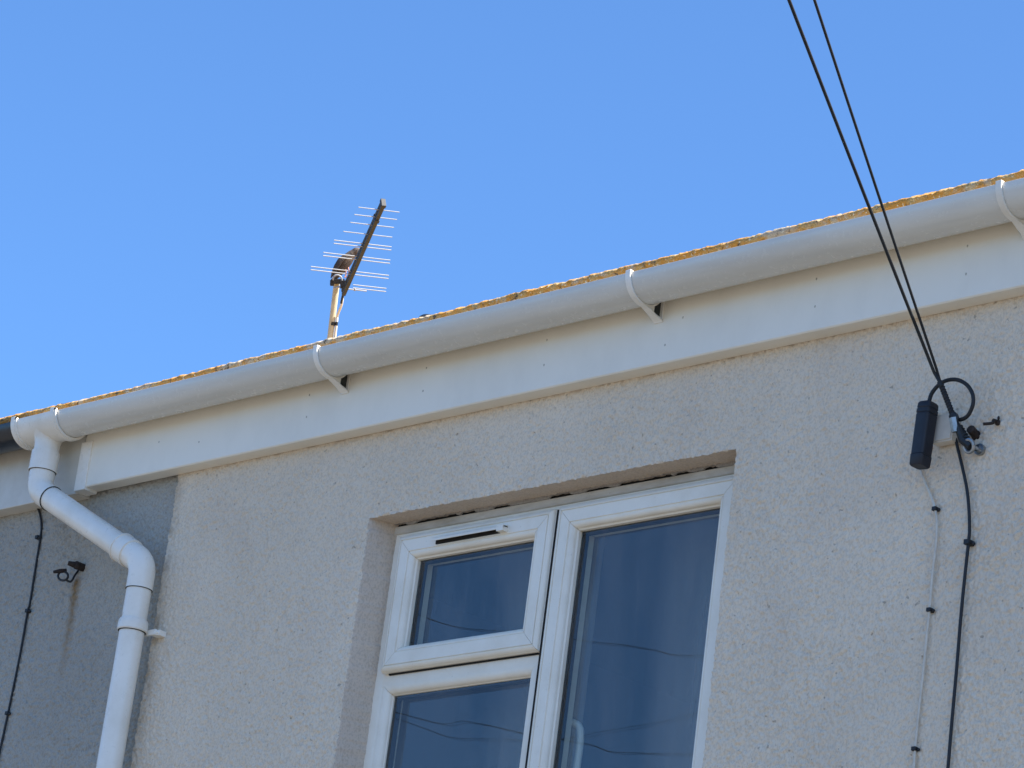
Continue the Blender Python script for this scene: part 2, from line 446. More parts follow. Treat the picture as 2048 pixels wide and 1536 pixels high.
# gutter
mb = MB(); ext_x(mb, gutter_prof(GR, .0022), -7.47, XR+.05)
ext_x(mb, [(GY-GR+.0004, Z_LIP-.006), (GY-GR+.0001, Z_LIP+.0012), (GY-GR+.0012, Z_LIP+.0020), (GY-GR+.005, Z_LIP+.001), (GY-GR+.0045, Z_LIP-.006)], -7.47, XR+.05)
gut = mb.build('gutter', PVC_GUT, house, smooth=30)
def bracket(x):
    """clip that holds the gutter: band, front hook, wedge-shaped foot on the fascia"""
    mb = MB(); w = .0155; ro = GR+.0052; ri = GR+.0006
    band = arc(GY, Z_LIP, ro, 176, 352, 30)+arc(GY, Z_LIP, ri, 352, 176, 30)
    ext_x(mb, band, x-w/2, x+w/2)
    ext_x(mb, [(GY-ro, Z_LIP+.002), (GY-ro, Z_LIP+.0065), (GY-ri+.006, Z_LIP+.0065), (GY-ri+.006, Z_LIP+.004), (GY-ri, Z_LIP+.004), (GY-ri, Z_LIP+.002)], x-w/2, x+w/2)
    # tapering strap from the belly of the band down to the foot
    foot = Z_LIP-.0835
    a0 = arc(GY, Z_LIP, ro, 238, 272, 7)
    o = a0 + [(GY+.020, Z_LIP-ro-.0045), (GY+.040, Z_LIP-ro-.0125), (Y_FAS-.006, foot+.004), (Y_FAS-.0005, foot)]
    i = [(Y_FAS-.0005, foot+.004), (Y_FAS-.008, foot+.0085), (GY+.038, Z_LIP-ro-.0085), (GY+.019, Z_LIP-ro-.0015)] + arc(GY, Z_LIP, ro-.001, 272, 238, 7)
    P_ = o+i; m_ = len(P_); wid = [w/2+(.006 if y > Y_FAS-.012 else .0025 if y > GY+.01 else 0) for y, z in P_]
    mb.add([(x-d, y, z) for (y, z), d in zip(P_, wid)]+[(x+d, y, z) for (y, z), d in zip(P_, wid)],
           [(k, (k+1) % m_, m_+(k+1) % m_, m_+k) for k in range(m_)]+[tuple(range(m_))[::-1], tuple(range(m_, 2*m_))])
    ext_x(mb, [(Y_FAS-.0005, foot), (Y_FAS-.0005, Z_LIP-.01), (Y_FAS-.0035, Z_LIP-.01), (Y_FAS-.0035, foot)], x-w/2-.005, x+w/2+.005)
    # web between band and strap, flush with the right-hand edge; its back half is coloured dark for both grime and the recess's shade
    ys = [GY-.012+.004*k for k in range(14)]
    def ring_z(y): return Z_LIP-math.sqrt(max(0, (ro-.001)**2-(y-GY)**2))
    def strap_z(y):
        pts = [(GY-.030, ring_z(GY-.030)-.002), (GY+.001, Z_LIP-ro-.0005), (GY+.020, Z_LIP-ro-.0025), (GY+.040, Z_LIP-ro-.0100), (Y_FAS-.006, foot+.006), (Y_FAS, foot+.002)]
        for (y0, z0), (y1, z1) in zip(pts[:-1], pts[1:]):
            if y <= y1: return z0+(z1-z0)*(y-y0)/(y1-y0)
        return pts[-1][1]
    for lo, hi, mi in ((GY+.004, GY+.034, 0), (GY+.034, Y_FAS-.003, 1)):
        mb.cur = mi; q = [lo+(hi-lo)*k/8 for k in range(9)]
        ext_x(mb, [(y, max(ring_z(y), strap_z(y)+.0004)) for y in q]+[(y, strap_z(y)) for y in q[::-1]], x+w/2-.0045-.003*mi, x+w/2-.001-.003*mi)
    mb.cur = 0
    return mb.build('gutter_bracket', [PVC_PIPE, GRIME_SHADE], gut, smooth=30, bevel=.0006)
for x in (-6.392, -5.317, -4.254, -3.19, -2.13): bracket(x)

# running outlet at the left end of the gutter
XO = at(92, 905, GY).x
mb = MB()
ext_x(mb, arc(GY, Z_LIP-.0005, GR+.0035, 178, 361, 30)+arc(GY, Z_LIP-.0005, GR+.0004, 361, 178, 30), XO-.092, XO+.082)
for xa in (XO-.100, XO+.074):
    ext_x(mb, arc(GY, Z_LIP, GR+.0085, 172, 362, 30)+arc(GY, Z_LIP, GR+.001, 362, 172, 30), xa, xa+.016)
    ext_x(mb, arc(GY, Z_LIP, GR+.0068, 178, 362, 30)+arc(GY, Z_LIP, GR+.001, 362, 178, 30), xa+.016, xa+.023)
for xa in (XO-.100, XO+.074):
    ext_x(mb, [(GY-GR-.0085, Z_LIP-.002), (GY-GR-.0085, Z_LIP+.0085), (GY-GR+.004, Z_LIP+.0085), (GY-GR+.004, Z_LIP+.004), (GY-GR-.001, Z_LIP+.002)], xa, xa+.016)
rs = [(-.030, .052), (-.042, .0445), (-.052, .039), (-.062, .0362), (-.075, .0352), (-.120, .0352)]
mb.tube([(XO, GY, Z_LIP+z) for z, r in rs], [r for z, r in rs], 28)
mb.build('gutter_outlet', PVC_PIPE, gut, smooth=40)

# downpipe: swan neck and pipe
pipe = None
YP = -.062; PR = .0335
XP0 = at(282, 1160, YP); XP1 = at(218, 1532, YP); XP = (XP0.x+XP1.x)/2
ZT = Z_LIP-.120
bend1 = [(XO, GY, ZT+.012), (XO, GY, ZT-.045)]
e1a = Vector((XO, GY, ZT-.052)); diag_end = Vector((XP, YP, at(285, 1122, YP).z))
dstart = Vector((XO+.040, GY+.004, ZT-.105)); dd = (diag_end-dstart).normalized()
def bez(p0, p1, p2, n=12):
    p0, p1, p2 = Vector(p0), Vector(p1), Vector(p2)
    return [p0*(1-t)**2+2*p1*t*(1-t)+p2*t*t for t in [i/n for i in range(n+1)]]
corner1 = Vector((XO, GY, ZT-.080)); corner2 = Vector((XP, YP, diag_end.z-.005))
dd = (corner2-corner1).normalized()
straight = MB(); straight.tube([corner2-Vector((0, 0, .04)), (XP, YP, 0.05)], PR, 32)
pipe = straight.build('downpipe', PVC_PIPE, house, smooth=40)
mb = MB()
mb.tube([(XO, GY, ZT+.030), (XO, GY, ZT-.022)], PR+.0058, 32); mb.tube([(XO, GY, ZT-.0215), (XO, GY, ZT-.026)], PR+.0068, 32)
mb.tube([(XO, GY, ZT-.020), (XO, GY, ZT-.044)] + bez((XO, GY, ZT-.046), corner1, corner1+dd*.036) + [corner1+dd*.062], PR+.0022, 32)
mb.cur = 1; mb.tube([corner1+dd*.0615, corner1+dd*.0635], PR+.0028, 32); mb.tube([(XO, GY, ZT-.0255), (XO, GY, ZT-.0272)], PR+.0045, 32)
mb.build('offset_bend', [PVC_PIPE, GRIME_SHADE], pipe, smooth=40)
mb = MB(); mb.tube([corner1+dd*.040, corner2-dd*.050], PR, 32); mb.build('offset_pipe', PVC_PIPE, pipe, smooth=40)
mb = MB()
mb.tube([corner2-dd*.102, corner2-dd*.060], PR+.0060, 32); mb.tube([corner2-dd*.106, corner2-dd*.1015], PR+.0080, 32)
mb.tube([corner2-dd*.062, corner2-dd*.040] + bez(corner2-dd*.036, corner2, corner2-Vector((0, 0, .038))) + [corner2-Vector((0, 0, .075))], PR+.0022, 32)
mb.cur = 1; mb.tube([corner2-dd*.1062, corner2-dd*.1075], PR+.004, 32); mb.tube([corner2-Vector((0, 0, .0748)), corner2-Vector((0, 0, .0765))], PR+.0026, 32)
mb.build('offset_bend', [PVC_PIPE, GRIME_SHADE], pipe, smooth=40)
zc = at(262, 1258, YP).z
mb = MB()
rr = [(.024, .0030), (.018, .0062), (.000, .0062), (-.004, .0050), (-.008, .0050)]
mb.tube([(XP, YP, zc+z) for z, r in rr], [PR+r for z, r in rr], 32)
mb.tube([(XP, YP, zc+.012), (XP, YP, zc-.006)], PR+.0068, 32)
lx = at(316, 1277, -.012)
mb.cur = 1; mb.tube([(XP, YP, zc-.0078), (XP, YP, zc-.0095)], PR+.0040, 32); mb.cur = 0
mb.box(XP, lx.x+.006, -.030, -.022, zc-.012, zc+.003)
mb.box(lx.x-.016, lx.x+.014, -.022, .002, zc-.012, zc+.003)
mb.ball((lx.x+.008, -.022, zc-.004), .005, .004, .005, 8)
mb.build('pipe_clip', [PVC_PIPE, GRIME_SHADE], pipe, smooth=40, bevel=.001)

# ------------------------------------------------------------------ window
win_frame_anchor = bpy.data.objects.new('window', None); COL.objects.link(win_frame_anchor); put(win_frame_anchor, house)
win = win_frame_anchor
def mitred(mb, x0, x1, z0, z1, prof, gap=.0006):
    """four mitred lengths; prof = closed list of (u inwards, y)"""
    n = len(prof)
    for (a, b, c, d) in (((x0, z1), (x1, z1), (1, -1), (-1, -1)), ((x0, z0), (x1, z0), (1, 1), (-1, 1)),
                         ((x0, z0), (x0, z1), (1, 1), (1, -1)), ((x1, z0), (x1, z1), (-1, 1), (-1, -1))):
        ax = Vector((b[0]-a[0], 0, b[1]-a[1])).normalized()
        vs = [Vector((a[0]+c[0]*u, y, a[1]+c[1]*u))+ax*gap for u, y in prof] + [Vector((b[0]+d[0]*u, y, b[1]+d[1]*u))-ax*gap for u, y in prof]
        mb.add(vs, [(i, (i+1) % n, n+(i+1) % n, n+i) for i in range(n)] + [tuple(range(n))[::-1], tuple(range(n, 2*n))])
def ovolo(u0, y0, u1, y1, n=5, convex=True):
    out = []
    for i in range(n+1):
        t = R_(90*i/n)
        out.append((u0+(u1-u0)*math.sin(t), y0+(y1-y0)*(1-math.cos(t))) if convex else (u0+(u1-u0)*(1-math.cos(t)), y0+(y1-y0)*math.sin(t)))
    return out
YFR = .070
FX0, FX1, FZ0, FZ1 = -6.262, -5.030, 2.97, 4.3630
MX0, MX1 = -5.700, -5.668                         # mullion
TZ0, TZ1 = 3.944, 3.990                           # transom
# outer frame: head is a separate, dirtier part
fr = [(0, YFR), (.036, YFR)] + ovolo(.038, YFR+.001, .050, YFR+.018, 4) + [(.052, .125), (0, .125)]
mb = MB(); mitred(mb, FX0, FX1, FZ0, FZ1, fr)
mb.box(MX0, MX1, YFR+.0003, .125, FZ0+.03, FZ1-.03)
mb.box(FX0+.03, MX0-.0004, YFR+.0006, .125, TZ0, TZ1)
frame = mb.build('frame', PVC_FRAME, win, smooth=30)
mb = MB(); mb.prism([(YFR-.0025, 4.3425), (YFR-.005, 4.345), (YFR-.005, 4.3628), (YFR+.02, 4.3628), (YFR+.02, 4.3425)], (FX0+.001, 0, 0), (0, 1, 0), (0, 0, 1), (1, 0, 0), FX1-FX0-.002)
mb.build('head', PVC_HEAD, win, smooth=0, bevel=.001)
# broken line of sealant between head and render
mb = MB(); rnd = random.Random(11); n = 420; vs = []; lev = .0; want = .006; left = 0
for i in range(n+1):
    x = FX0+.002+(FX1-FX0-.004)*i/n
    if left <= 0:
        op = rnd.random() < (.75 if x < -5.85 else .33)
        want = rnd.uniform(.0035, .0070) if op else rnd.uniform(-.001, .0008); left = rnd.randint(3, 26) if op else rnd.randint(4, 30)
    left -= 1; lev += (want-lev)*.5
    zb = 4.3632+max(-.001, lev+rnd.uniform(-.0006, .0006)); yy = .061+rnd.uniform(-.001, .001)
    vs += [(x, yy, zb), (x, yy+.001, 4.379), (x, .0665, zb+.0002)]
mb.add(vs, [(3*i, 3*i+3, 3*i+4, 3*i+1) for i in range(n)] + [(3*i, 3*i+2, 3*i+5, 3*i+3) for i in range(n)])
mb.build('sealant', render_wall('sealant_grey', (.34, .31, .28), (.33, .30, .27), (.38, .35, .31), .5, .002), win, smooth=0)
mb = MB(); mb.box(FX0, FX1, .0715, .09, 4.3632, 4.40); mb.build('gap_backing', DARK, win, smooth=0)

def pane(parent, x0, x1, z0, z1, y):
    """double glazed unit: two sheets and a dark spacer bar"""
    for yy in (y, y+.022):
        p = MB(); p.add([(x0-.012, yy, z0-.012), (x1+.012, yy, z0-.012), (x1+.012, yy, z1+.012), (x0-.012, yy, z1+.012)], [(0, 1, 2, 3)])
        p.build('pane', GLASS, parent, smooth=0)
    s = MB(); mitred(s, x0-.008, x1+.008, z0-.008, z1+.008, [(0, y+.0012), (.013, y+.0012), (.013, y+.0208), (0, y+.0208)], 0)
    s.build('spacer_bar', SPACER, parent, smooth=0)
SP = [(0, .0675), (0, .0585)] + ovolo(.001, .0575, .013, .0465, 5, False) + [(.0140, .0495), (.0160, .0495), (.0165, .0465), (.0455, .0465), (.0460, .0492), (.0482, .0492)] + \
     ovolo(.049, .0480, .0615, .0620, 5) + [(.0635, .0640), (.065, .0650), (.065, .1180), (0, .1180)]
def sash(x0, x1, z0, z1):
    mb = MB(); mitred(mb, x0, x1, z0, z1, SP)
    s = mb.build('sash', PVC_FRAME, win, smooth=30)
    pane(s, x0+.065, x1-.065, z0+.065, z1-.065, .0745)
    return s
s1 = sash(-6.216, -5.679, 3.976, 4.330)
s2 = sash(-5.667, -5.090, 3.03, 4.3325)
mb = MB(); mb.box(-5.6784, -5.6676, .0588, .0702, FZ0+.06, FZ1-.035); mb.build('gasket', DARK, win, smooth=0)
mb = MB(); mb.box(-6.20, -5.69, .0655, .0705, 3.9722, 3.9757); mb.build('gasket', DARK, win, smooth=0)
tag(s1, 'small top-hung sash with a trickle vent on its top rail'); tag(s2, 'tall side-hung sash with an inside handle')
# fixed lower left light with its bead
bead = [(-.004, YFR+.0002)] + ovolo(0, YFR+.0004, .0165, YFR+.0150, 5) + [(.0185, YFR+.017), (.0185, YFR+.05), (-.004, YFR+.05)]
mb = MB(); mitred(mb, FX0+.050, MX0+.0170-.0185, FZ0+.05, TZ0-.0004, bead)
bd = mb.build('glazing_bead', PVC_FRAME, win, smooth=30)
pane(bd, FX0+.0685, MX0-.020, FZ0+.07, TZ0-.019, .0905)
# trickle vent on the top rail of the small sash
tv0 = at(868, 1085, .040); tv1 = at(1012, 1056, .040); zt = (tv0.z+tv1.z)/2
mb = MB()
prof = [(.0468, zt+.0115), (.034, zt+.0085), (.0290, zt+.0045), (.0285, zt-.002), (.0305, zt-.002), (.0318, zt+.003), (.0468, zt+.0045)]
mb.prism(prof, (tv0.x, 0, 0), (0, 1, 0), (0, 0, 1), (1, 0, 0), tv1.x-tv0.x)
mb.box(tv1.x-.022, tv1.x, .0287, .0470, zt-.0065, zt+.0083)
vent = mb.build('trickle_vent', PVC_FRAME, s1, smooth=0, bevel=.0008)
mb = MB(); mb.box(tv0.x+.003, tv1.x-.023, .0425, .0466, zt-.0058, zt+.0044); mb.build('vent_slot', DARK, s1, smooth=0)
# inside handle of the tall sash (seen through the glass)
hp = at(1150, 1448, .150)
mb = MB(); mb.box(hp.x-.022, hp.x+.006, .119, .130, hp.z-.045, hp.z+.035)
mb.tube(smooth_path([(hp.x-.008, .125, hp.z), (hp.x-.006, .150, hp.z+.003), (hp.x+.010, .158, hp.z-.010), (hp.x+.014, .160, hp.z-.05), (hp.x+.012, .160, hp.z-.13)]), .009, 12)
mb.build('handle', PVC_FRAME, s2, smooth=40, bevel=.001)
# the room behind
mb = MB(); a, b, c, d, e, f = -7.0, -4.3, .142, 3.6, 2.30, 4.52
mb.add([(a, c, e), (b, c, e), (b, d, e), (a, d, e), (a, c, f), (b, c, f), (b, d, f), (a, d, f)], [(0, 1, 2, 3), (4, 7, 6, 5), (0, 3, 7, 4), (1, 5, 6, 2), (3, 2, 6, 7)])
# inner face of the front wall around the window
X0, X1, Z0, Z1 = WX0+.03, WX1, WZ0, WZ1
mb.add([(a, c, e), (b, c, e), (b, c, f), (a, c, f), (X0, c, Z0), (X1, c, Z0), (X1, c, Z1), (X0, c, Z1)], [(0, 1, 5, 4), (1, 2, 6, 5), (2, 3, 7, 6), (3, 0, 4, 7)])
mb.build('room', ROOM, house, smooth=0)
# net curtains
def curtain(x0, x1, label):
    mb = MB(); n = 60; vs = []
    for i in range(n+1):
        x = x0+(x1-x0)*i/n; y = .26+.005*math.sin(i*.62)+.006*math.sin(i*.23+1)
        vs += [(x, y, 2.75), (x, y, 4.42)]
    mb.add(vs, [(2*i, 2*i+2, 2*i+3, 2*i+1) for i in range(n)])
    o = mb.build('curtain', CURT, None, smooth=80)
    return tag(o, label, 'curtain', 'curtains inside the window')

curtain(-5.53, -5.12, 'pale net curtain hanging at the right side behind the tall window pane')
curtain(-6.06, -5.71, 'pale net curtain hanging behind the middle of the window beside the small sash')

# ------------------------------------------------------------------ the neighbouring house
nb = empty('neighbouring_house', (-9, 0, 0), 'dark grey roughcast house next door with a black gutter and cream fascia', 'house')
XL = -14.0
xs = span(-8.05, X_JOIN+.006, STEP)+[X_JOIN+.006]; zs = span(3.42, 4.625, STEP)+[4.625]
V, F, nx, nz = rough_sheet(xs, zs, .0115, .0105, 77)
def nq(*p):
    n = len(V); V.extend(p); F.append(tuple(range(n, n+len(p))))
nq((XL, .012, 0), (X_JOIN+.006, .012, 0), (X_JOIN+.006, .012, 3.42), (XL, .012, 3.42)); nq((XL, .012, 3.42), (-8.05, .012, 3.42), (-8.05, .012, 4.7), (XL, .012, 4.7))
nq((-8.05, .020, 4.61), (X_JOIN+.006, .020, 4.61), (X_JOIN+.006, .020, 4.7), (-8.05, .020, 4.7))
nq((XL, .012, 0), (XL, YB, 0), (XL, YB, 4.7), (XL, .012, 4.7)); nq((XL, .012, 4.7), (XL, YB, 4.7), (XL, 4.2, 6.95))
nq((XL, YB, 0), (X_JOIN, YB, 0), (X_JOIN, YB, 4.7), (XL, YB, 4.7))
wall_object('wall', V, F, [0]*len(F), [WALLN], nb)
roof_mesh(XL-.1, -7.5005).build('roof', LICHEN, nb, smooth=60)
PVC_CREAM = pvc('cream_fascia', (.66, .63, .56), (.45, .40, .32), .5)
mb = MB(); mb.box(XL, -7.4585, -.037, .0115, Z_SOF-.010, 4.822); mb.build('fascia', PVC_CREAM, nb, smooth=0, bevel=.002)
mb = MB(); ext_x(mb, gutter_prof(GR-.001, .0022), XL, XO-.085)
ext_x(mb, [(-.100, 4.80), (-.036, 4.80), (-.036, 4.826), (-.100, 4.826)], XL, -7.47)
mb.build('gutter', BLKGUT, nb, smooth=30)

# ------------------------------------------------------------------ cables and fixings on the neighbour's wall
def clip(mb, p, tang=Vector((0, 0, 1)), r=.005):
    mb.box(p.x-r, p.x+r*1.2, p.y-r*1.3, .012, p.z-r*.9, p.z+r*.9)
    mb.ball((p.x+r*1.9, p.y*.6, p.z-r*.4), r*.8, r*.8, r*.8, 8)
def wall_cable(name, pts, Y, r, mat, label, clips, clipmat, root=True):
    P = [at(x, y, Y) for x, y in pts]
    root = empty(name, P[-1], label, 'cable')
    mb = MB(); mb.tube(smooth_path(P, 10), r, 10); mb.build('cable_sheath', mat, root, smooth=60)
    for x, y in clips:
        mb = MB(); clip(mb, at(x, y, Y), r=r*1.7); mb.build('cable_clip', clipmat, root, smooth=40, bevel=.0008)
    return root
wall_cable('wall_cable', [(66,1003),(78,1022),(83,1050),(80,1080),(72,1130),(60,1205),(55,1225),(40,1310),(16,1427),(0,1500),(-14,1560)], .006, .0033, BLACK,
           'thin black cable clipped down the dark grey wall beside the bent downpipe', [(76,1075),(56,1222),(16,1427)], BLACK)
# rusty hook over the rust streak
hk = empty('wall_hook', HK, 'black rusty wall hook above a brown rust streak on dark grey wall', 'hook')
a = at(160, 1133, .0)
mb = MB(); mb.tube([a+Vector((0, .014, 0)), a+Vector((0, -.012, 0))], .011, 12); mb.ball(a+Vector((0, -.013, 0)), .012, .006, .012, 12)
mb.tube([a+Vector((0, -.008, 0)), at(136, 1126, -.03)], [.010, .006], 10)
mb.build('hook_bolt', RUST, hk, smooth=40)
b = at(126, 1150, -.025)
mb = MB(); ring = [at(126+10*math.cos(t), 1152+9*math.sin(t), -.025) for t in [i*math.pi/9 for i in range(18)]]
mb.tube(ring+ring[:1], .0032, 8, cap=False)
mb.tube(smooth_path([at(132, 1160, -.025), at(142, 1163, -.012), at(150, 1150, .0), at(156, 1142, .012)]), .003, 8)
mb.build('hook_ring', DKMETAL, hk, smooth=60)
mb = MB(); mb.tube([at(107, 1144, -.045), at(120, 1142, -.035), at(133, 1141, -.02)], [.004, .006, .0055], 10); mb.build('hook_arm', RUST, hk, smooth=40)

# ------------------------------------------------------------------ cable head at the right: bracket, closure box, cables
A = at(1905, 828, -.045)
def overhead(px, s_end, mid, label, r):
    P1 = at(*px, s_end); d = P1-A0
    far = P1 + d*9
    pts = []
    for i in range(41):
        t = i/40*10.0
        p = A0 + d*t - Vector((0, 0, 1))*(.035*t*(1-t/10)-.035*1*(.9)*min(t, 1))
        pts.append(p)
    mb = MB(); 
    return pts
A0 = at(1884, 772, -.070)
for px, Ye, lab, r in (((1578, 0), -1.02, 'left of the two black overhead wires, slightly thicker, kinked where it meets the bracket', .0036),
                       ((1629, 0), -1.00, 'right of the two black overhead wires, slightly thinner, running straight to the bracket', .0030)):
    P1 = at(*px, Ye)
    if r > .0033: st = [at(1873, 753, -.075), at(1868, 744, -.080)]
    else: st = [at(1880, 762, -.066), at(1873, 738, -.078)]
    d = P1-st[-1]; pts = [A0]+st
    for i in range(1, 60):
        t = i/4.0
        pts.append(st[-1]+d*t+Vector((0, 0, .010*(t*t-t))))
    mb = MB(); mb.tube(pts, r, 10)
    o = mb.build('overhead_wire', BLACK, None, smooth=60); tag(o, lab, 'wire', 'overhead wires')
    if r < .0033:                                 # small pale scuff on the thinner wire
        q = at(1666, 121, Ye+.11)

br = empty('wire_bracket', at(1950, 895, 0), 'galvanised wedge clamp and bolt tying the overhead wires to the wall', 'bracket')
mb = MB()                                         # twisted dead end
n = 60; P0, P2 = at(1880, 764, -.070), at(1908, 836, -.042)
ax = (P2-P0).normalized(); u = ax.orthogonal().normalized(); v = ax.cross(u)
for ph in (0, math.pi):
    mb.tube([P0.lerp(P2, i/n)+(u*math.cos(ph+i*.7)+v*math.sin(ph+i*.7))*.0034 for i in range(n+1)], .0034, 8)
mb.build('twisted_grip', BLACK, br, smooth=60)
mb = MB(); q0, q1 = at(1905, 826, -.044), at(1925, 880, -.030)
ax = (q1-q0).normalized()
mb.tube([q0, q0+ax*.006, q0+ax*.016, q0+ax*.022], [.007, .0105, .0105, .007], 6)
mb.build('clamp_nut', DKMETAL, br, smooth=30)
mb = MB(); mb.tube([at(1906, 836, -.045), at(1911, 864, -.038)], [.0095, .0085], 6)
mb.build('clamp_sleeve', GALV, br, smooth=30)
mb = MB()
mb.tube([q0+ax*.02, q1, at(1942, 893, -.024)], [.0065, .0095, .011], 8)
for k in range(6):
    p = at(1921+k*3.3, 852+k*5.4, -.030); mb.box(p.x-.004, p.x+.004, p.y-.004, p.y+.004, p.z-.0018, p.z+.0018)
mb.build('wedge', DKMETAL, br, smooth=30)
mb = MB(); c0 = at(1938, 892, -.028)
ring = [c0+Vector((.012*math.cos(t), -.004*math.sin(t), .013*math.sin(t))) for t in [i*math.pi/8 for i in range(16)]]
mb.tube(ring+ring[:1], .0042, 8, cap=False)
mb.tube([c0+Vector((.008, .004, 0)), at(1960, 901, -.006), at(1962, 902, .004)], .004, 8)
p = at(1961, 900, 0); mb.tube([p+Vector((0, .003, 0)), p+Vector((0, -.006, 0))], .0125, 16)
mb.tube([p+Vector((0, -.006, 0)), p+Vector((0, -.013, 0))], .008, 6)
mb.build('eye_bolt', GALV, br, smooth=30)

# mounting block behind the closure
p0, p1 = at(1868, 890, -.02), at(1908, 824, -.02)
mb = MB(); mb.box(p0.x-.004, p1.x+.004, -.024, -.001, p0.z+.002, p1.z-.002)
mb.box(p0.x-.001, p1.x+.001, -.027, -.0238, p0.z+.006, p1.z-.006)
o = mb.build('mounting_block', PLATE, None, smooth=0, bevel=.002)
tag(o, 'square off-white block on the wall behind the black closure box', 'mounting block')

# closure box
top, bot = at(1857, 806, -.052), at(1839, 934, -.052)
cb = empty('closure_box', bot, 'slim black cable closure box hanging on the wall beside the white block', 'cable box')
ax = (top-bot).normalized(); L = (top-bot).length; sx = Vector((0, 1, 0)).cross(ax).normalized()*-1; sx = sx if sx.x > 0 else -sx; sy = Vector((0, 1, 0))
def rrect(w, d, r, n=4):
    out = []
    for cx, cy, a in ((w-r, d-r, 0), (-w+r, d-r, 90), (-w+r, -d+r, 180), (w-r, -d+r, 270)):
        for i in range(n+1): out.append((cx+r*math.cos(R_(a+90*i/n)), cy+r*math.sin(R_(a+90*i/n))))
    return out
def loft(mb, secs):                               # secs: (distance along axis, half width, half depth)
    vs = []; n = len(rrect(1, 1, .3))
    for t, wd, dp in secs: vs += [bot+ax*t+sx*a+sy*b for a, b in rrect(wd, dp, min(wd, dp)*.45)]
    fs = [(i*n+k, i*n+(k+1) % n, (i+1)*n+(k+1) % n, (i+1)*n+k) for i in range(len(secs)-1) for k in range(n)]
    mb.add(vs, fs+[tuple(range(n))[::-1], tuple(range((len(secs)-1)*n, len(secs)*n))])
mb = MB(); loft(mb, [(.026, .0170, .0185), (L*.70, .0175, .0190), (L*.80, .0178, .0192), (L*.80+.0012, .0168, .0182), (L*.80+.003, .0168, .0182), (L*.80+.004, .0180, .0195),
                     (L*.88, .0182, .0195), (L*.88+.0012, .0168, .0182), (L*.88+.003, .0168, .0182), (L*.88+.0042, .0178, .0192), (L-.004, .0172, .0186), (L, .0145, .016)])
mb.build('body', BOXBLK, cb, smooth=40)
mb = MB(); loft(mb, [(0, .0150, .0165), (.003, .0172, .0188), (.0245, .0178, .0196), (.0255, .0165, .018)])
mb.build('end_cap', BOXBLK, cb, smooth=40)

# looping cable from the box round to the wall, then down
pts = [(1857,808,-.052),(1864,786,-.050),(1880,768,-.050),(1897,760,-.050),(1916,760,-.048),(1934,770,-.046),(1945,788,-.044),(1946,808,-.042),(1938,828,-.038),(1928,837,-.034),(1916,840,-.032)]
mb = MB(); mb.tube(smooth_path([at(*p) for p in pts], 8), .0044, 12)
tag(mb.build('loop_cable', BLACK, None, smooth=60), 'black cable looping out of the closure box top round behind the twisted wires', 'cable')
dc = wall_cable('wall_cable', [(1908,862),(1914,890),(1926,940),(1934,980),(1938,1020),(1939,1060),(1937,1085),(1930,1150),(1922,1230),(1913,1340),(1904,1440),(1896,1536),(1891,1600)], -.008, .0036, BLACK,
           'thick black cable running down the pale wall from the wire bracket', [(1936,1085)], BLACK)
wall_cable('wall_cable', [(1840,936),(1845,952),(1856,978),(1866,1004),(1871,1022),(1874,1045),(1872,1090),(1865,1150),(1859,1220),(1852,1290),(1845,1360),(1836,1440),(1830,1505),(1826,1570)], -.005, .0028, WHITECAB,
           'thin off-white cable running down the pale wall below the black closure box', [(1870,1018),(1859,1220),(1829,1498)], BLACK)
# loose screw hook and old rusty anchor
mb = MB(); p = at(1997, 846, 0)
mb.tube(smooth_path([p+Vector((.002, .003, 0)), p+Vector((-.002, -.014, .002)), at(1985, 846, -.022), at(1967, 848, -.028)]), .0036, 8)
mb.ball(p+Vector((0, -.003, .0)), .0075, .005, .007, 10); mb.ball(p+Vector((.003, -.005, .009)), .003, .003, .005, 8)
tag(mb.build('screw_hook', RUST, None, smooth=50), 'small rusty screw hook in the pale wall right of the wire bracket', 'hook')
mb = MB(); p = at(1952, 871, .002); q = at(1941, 858, -.022)
mb.tube([p, p.lerp(q, .5), q, q+(q-p).normalized()*.003], [.0095, .0098, .0095, .005], 12); mb.ball(p, .012, .004, .012, 10)
tag(mb.build('wall_anchor', RUST, None, smooth=40), 'stubby dark rusty anchor bolt between the bracket and the screw hook', 'anchor bolt')

# ------------------------------------------------------------------ television aerial behind the roof
SA = 3.9                                          # plane of the mast top
D0 = (at(690, 500, SA)-CAM).dot(fw)
def cam_pt(px, py, dz=0):                         # point dz metres nearer (negative) or farther than the mast along the view axis
    d = RT*((px-CX)/F_PX) - UP*((py-CY)/F_PX) + fw
    return CAM + d*(D0+dz)
base_pt = at(659, 690, SA)
aer = empty('television_aerial', base_pt, 'rooftop television aerial on a cream mast with a dark slanted boom', 'aerial')
mt = cam_pt(674, 562, .02); mbm = cam_pt(659.5, 684, .02); md = (mbm-mt).normalized()
mb = MB(); mb.tube([mt, mt+md*.9], .0140, 20); mb.build('mast', MASTM, aer, smooth=60)
side = RT*.0165 - fw*.008
mb = MB(); mb.tube(smooth_path([cam_pt(690, 572, -.03), cam_pt(686, 590, -.03), cam_pt(683, 610, -.02), mt+md*.16+side*1.25, mt+md*.20+side*1.3, mt+md*.5+side*1.3]), [.0056]*41, 10)
mb.build('downlead', WHITECAB, aer, smooth=60)
mb = MB(); mb.tube([cam_pt(690, 571, -.035), cam_pt(686.5, 588, -.033), cam_pt(682.5, 607, -.025)], .0058, 10); mb.build('plug_boot', BLACK, aer, smooth=60)
mb = MB(); c0 = mt+md*.185; mb.tube([c0+RT*.003, c0+md*.016+RT*.003], .0150, 20); mb.tube([c0+side*1.3, c0+side*1.3+md*.016], .0062, 12); mb.build('tape_band', BLACK, aer, smooth=40)
B0 = cam_pt(686.5, 586, -.05); B1 = cam_pt(766.5, 406, -.50)
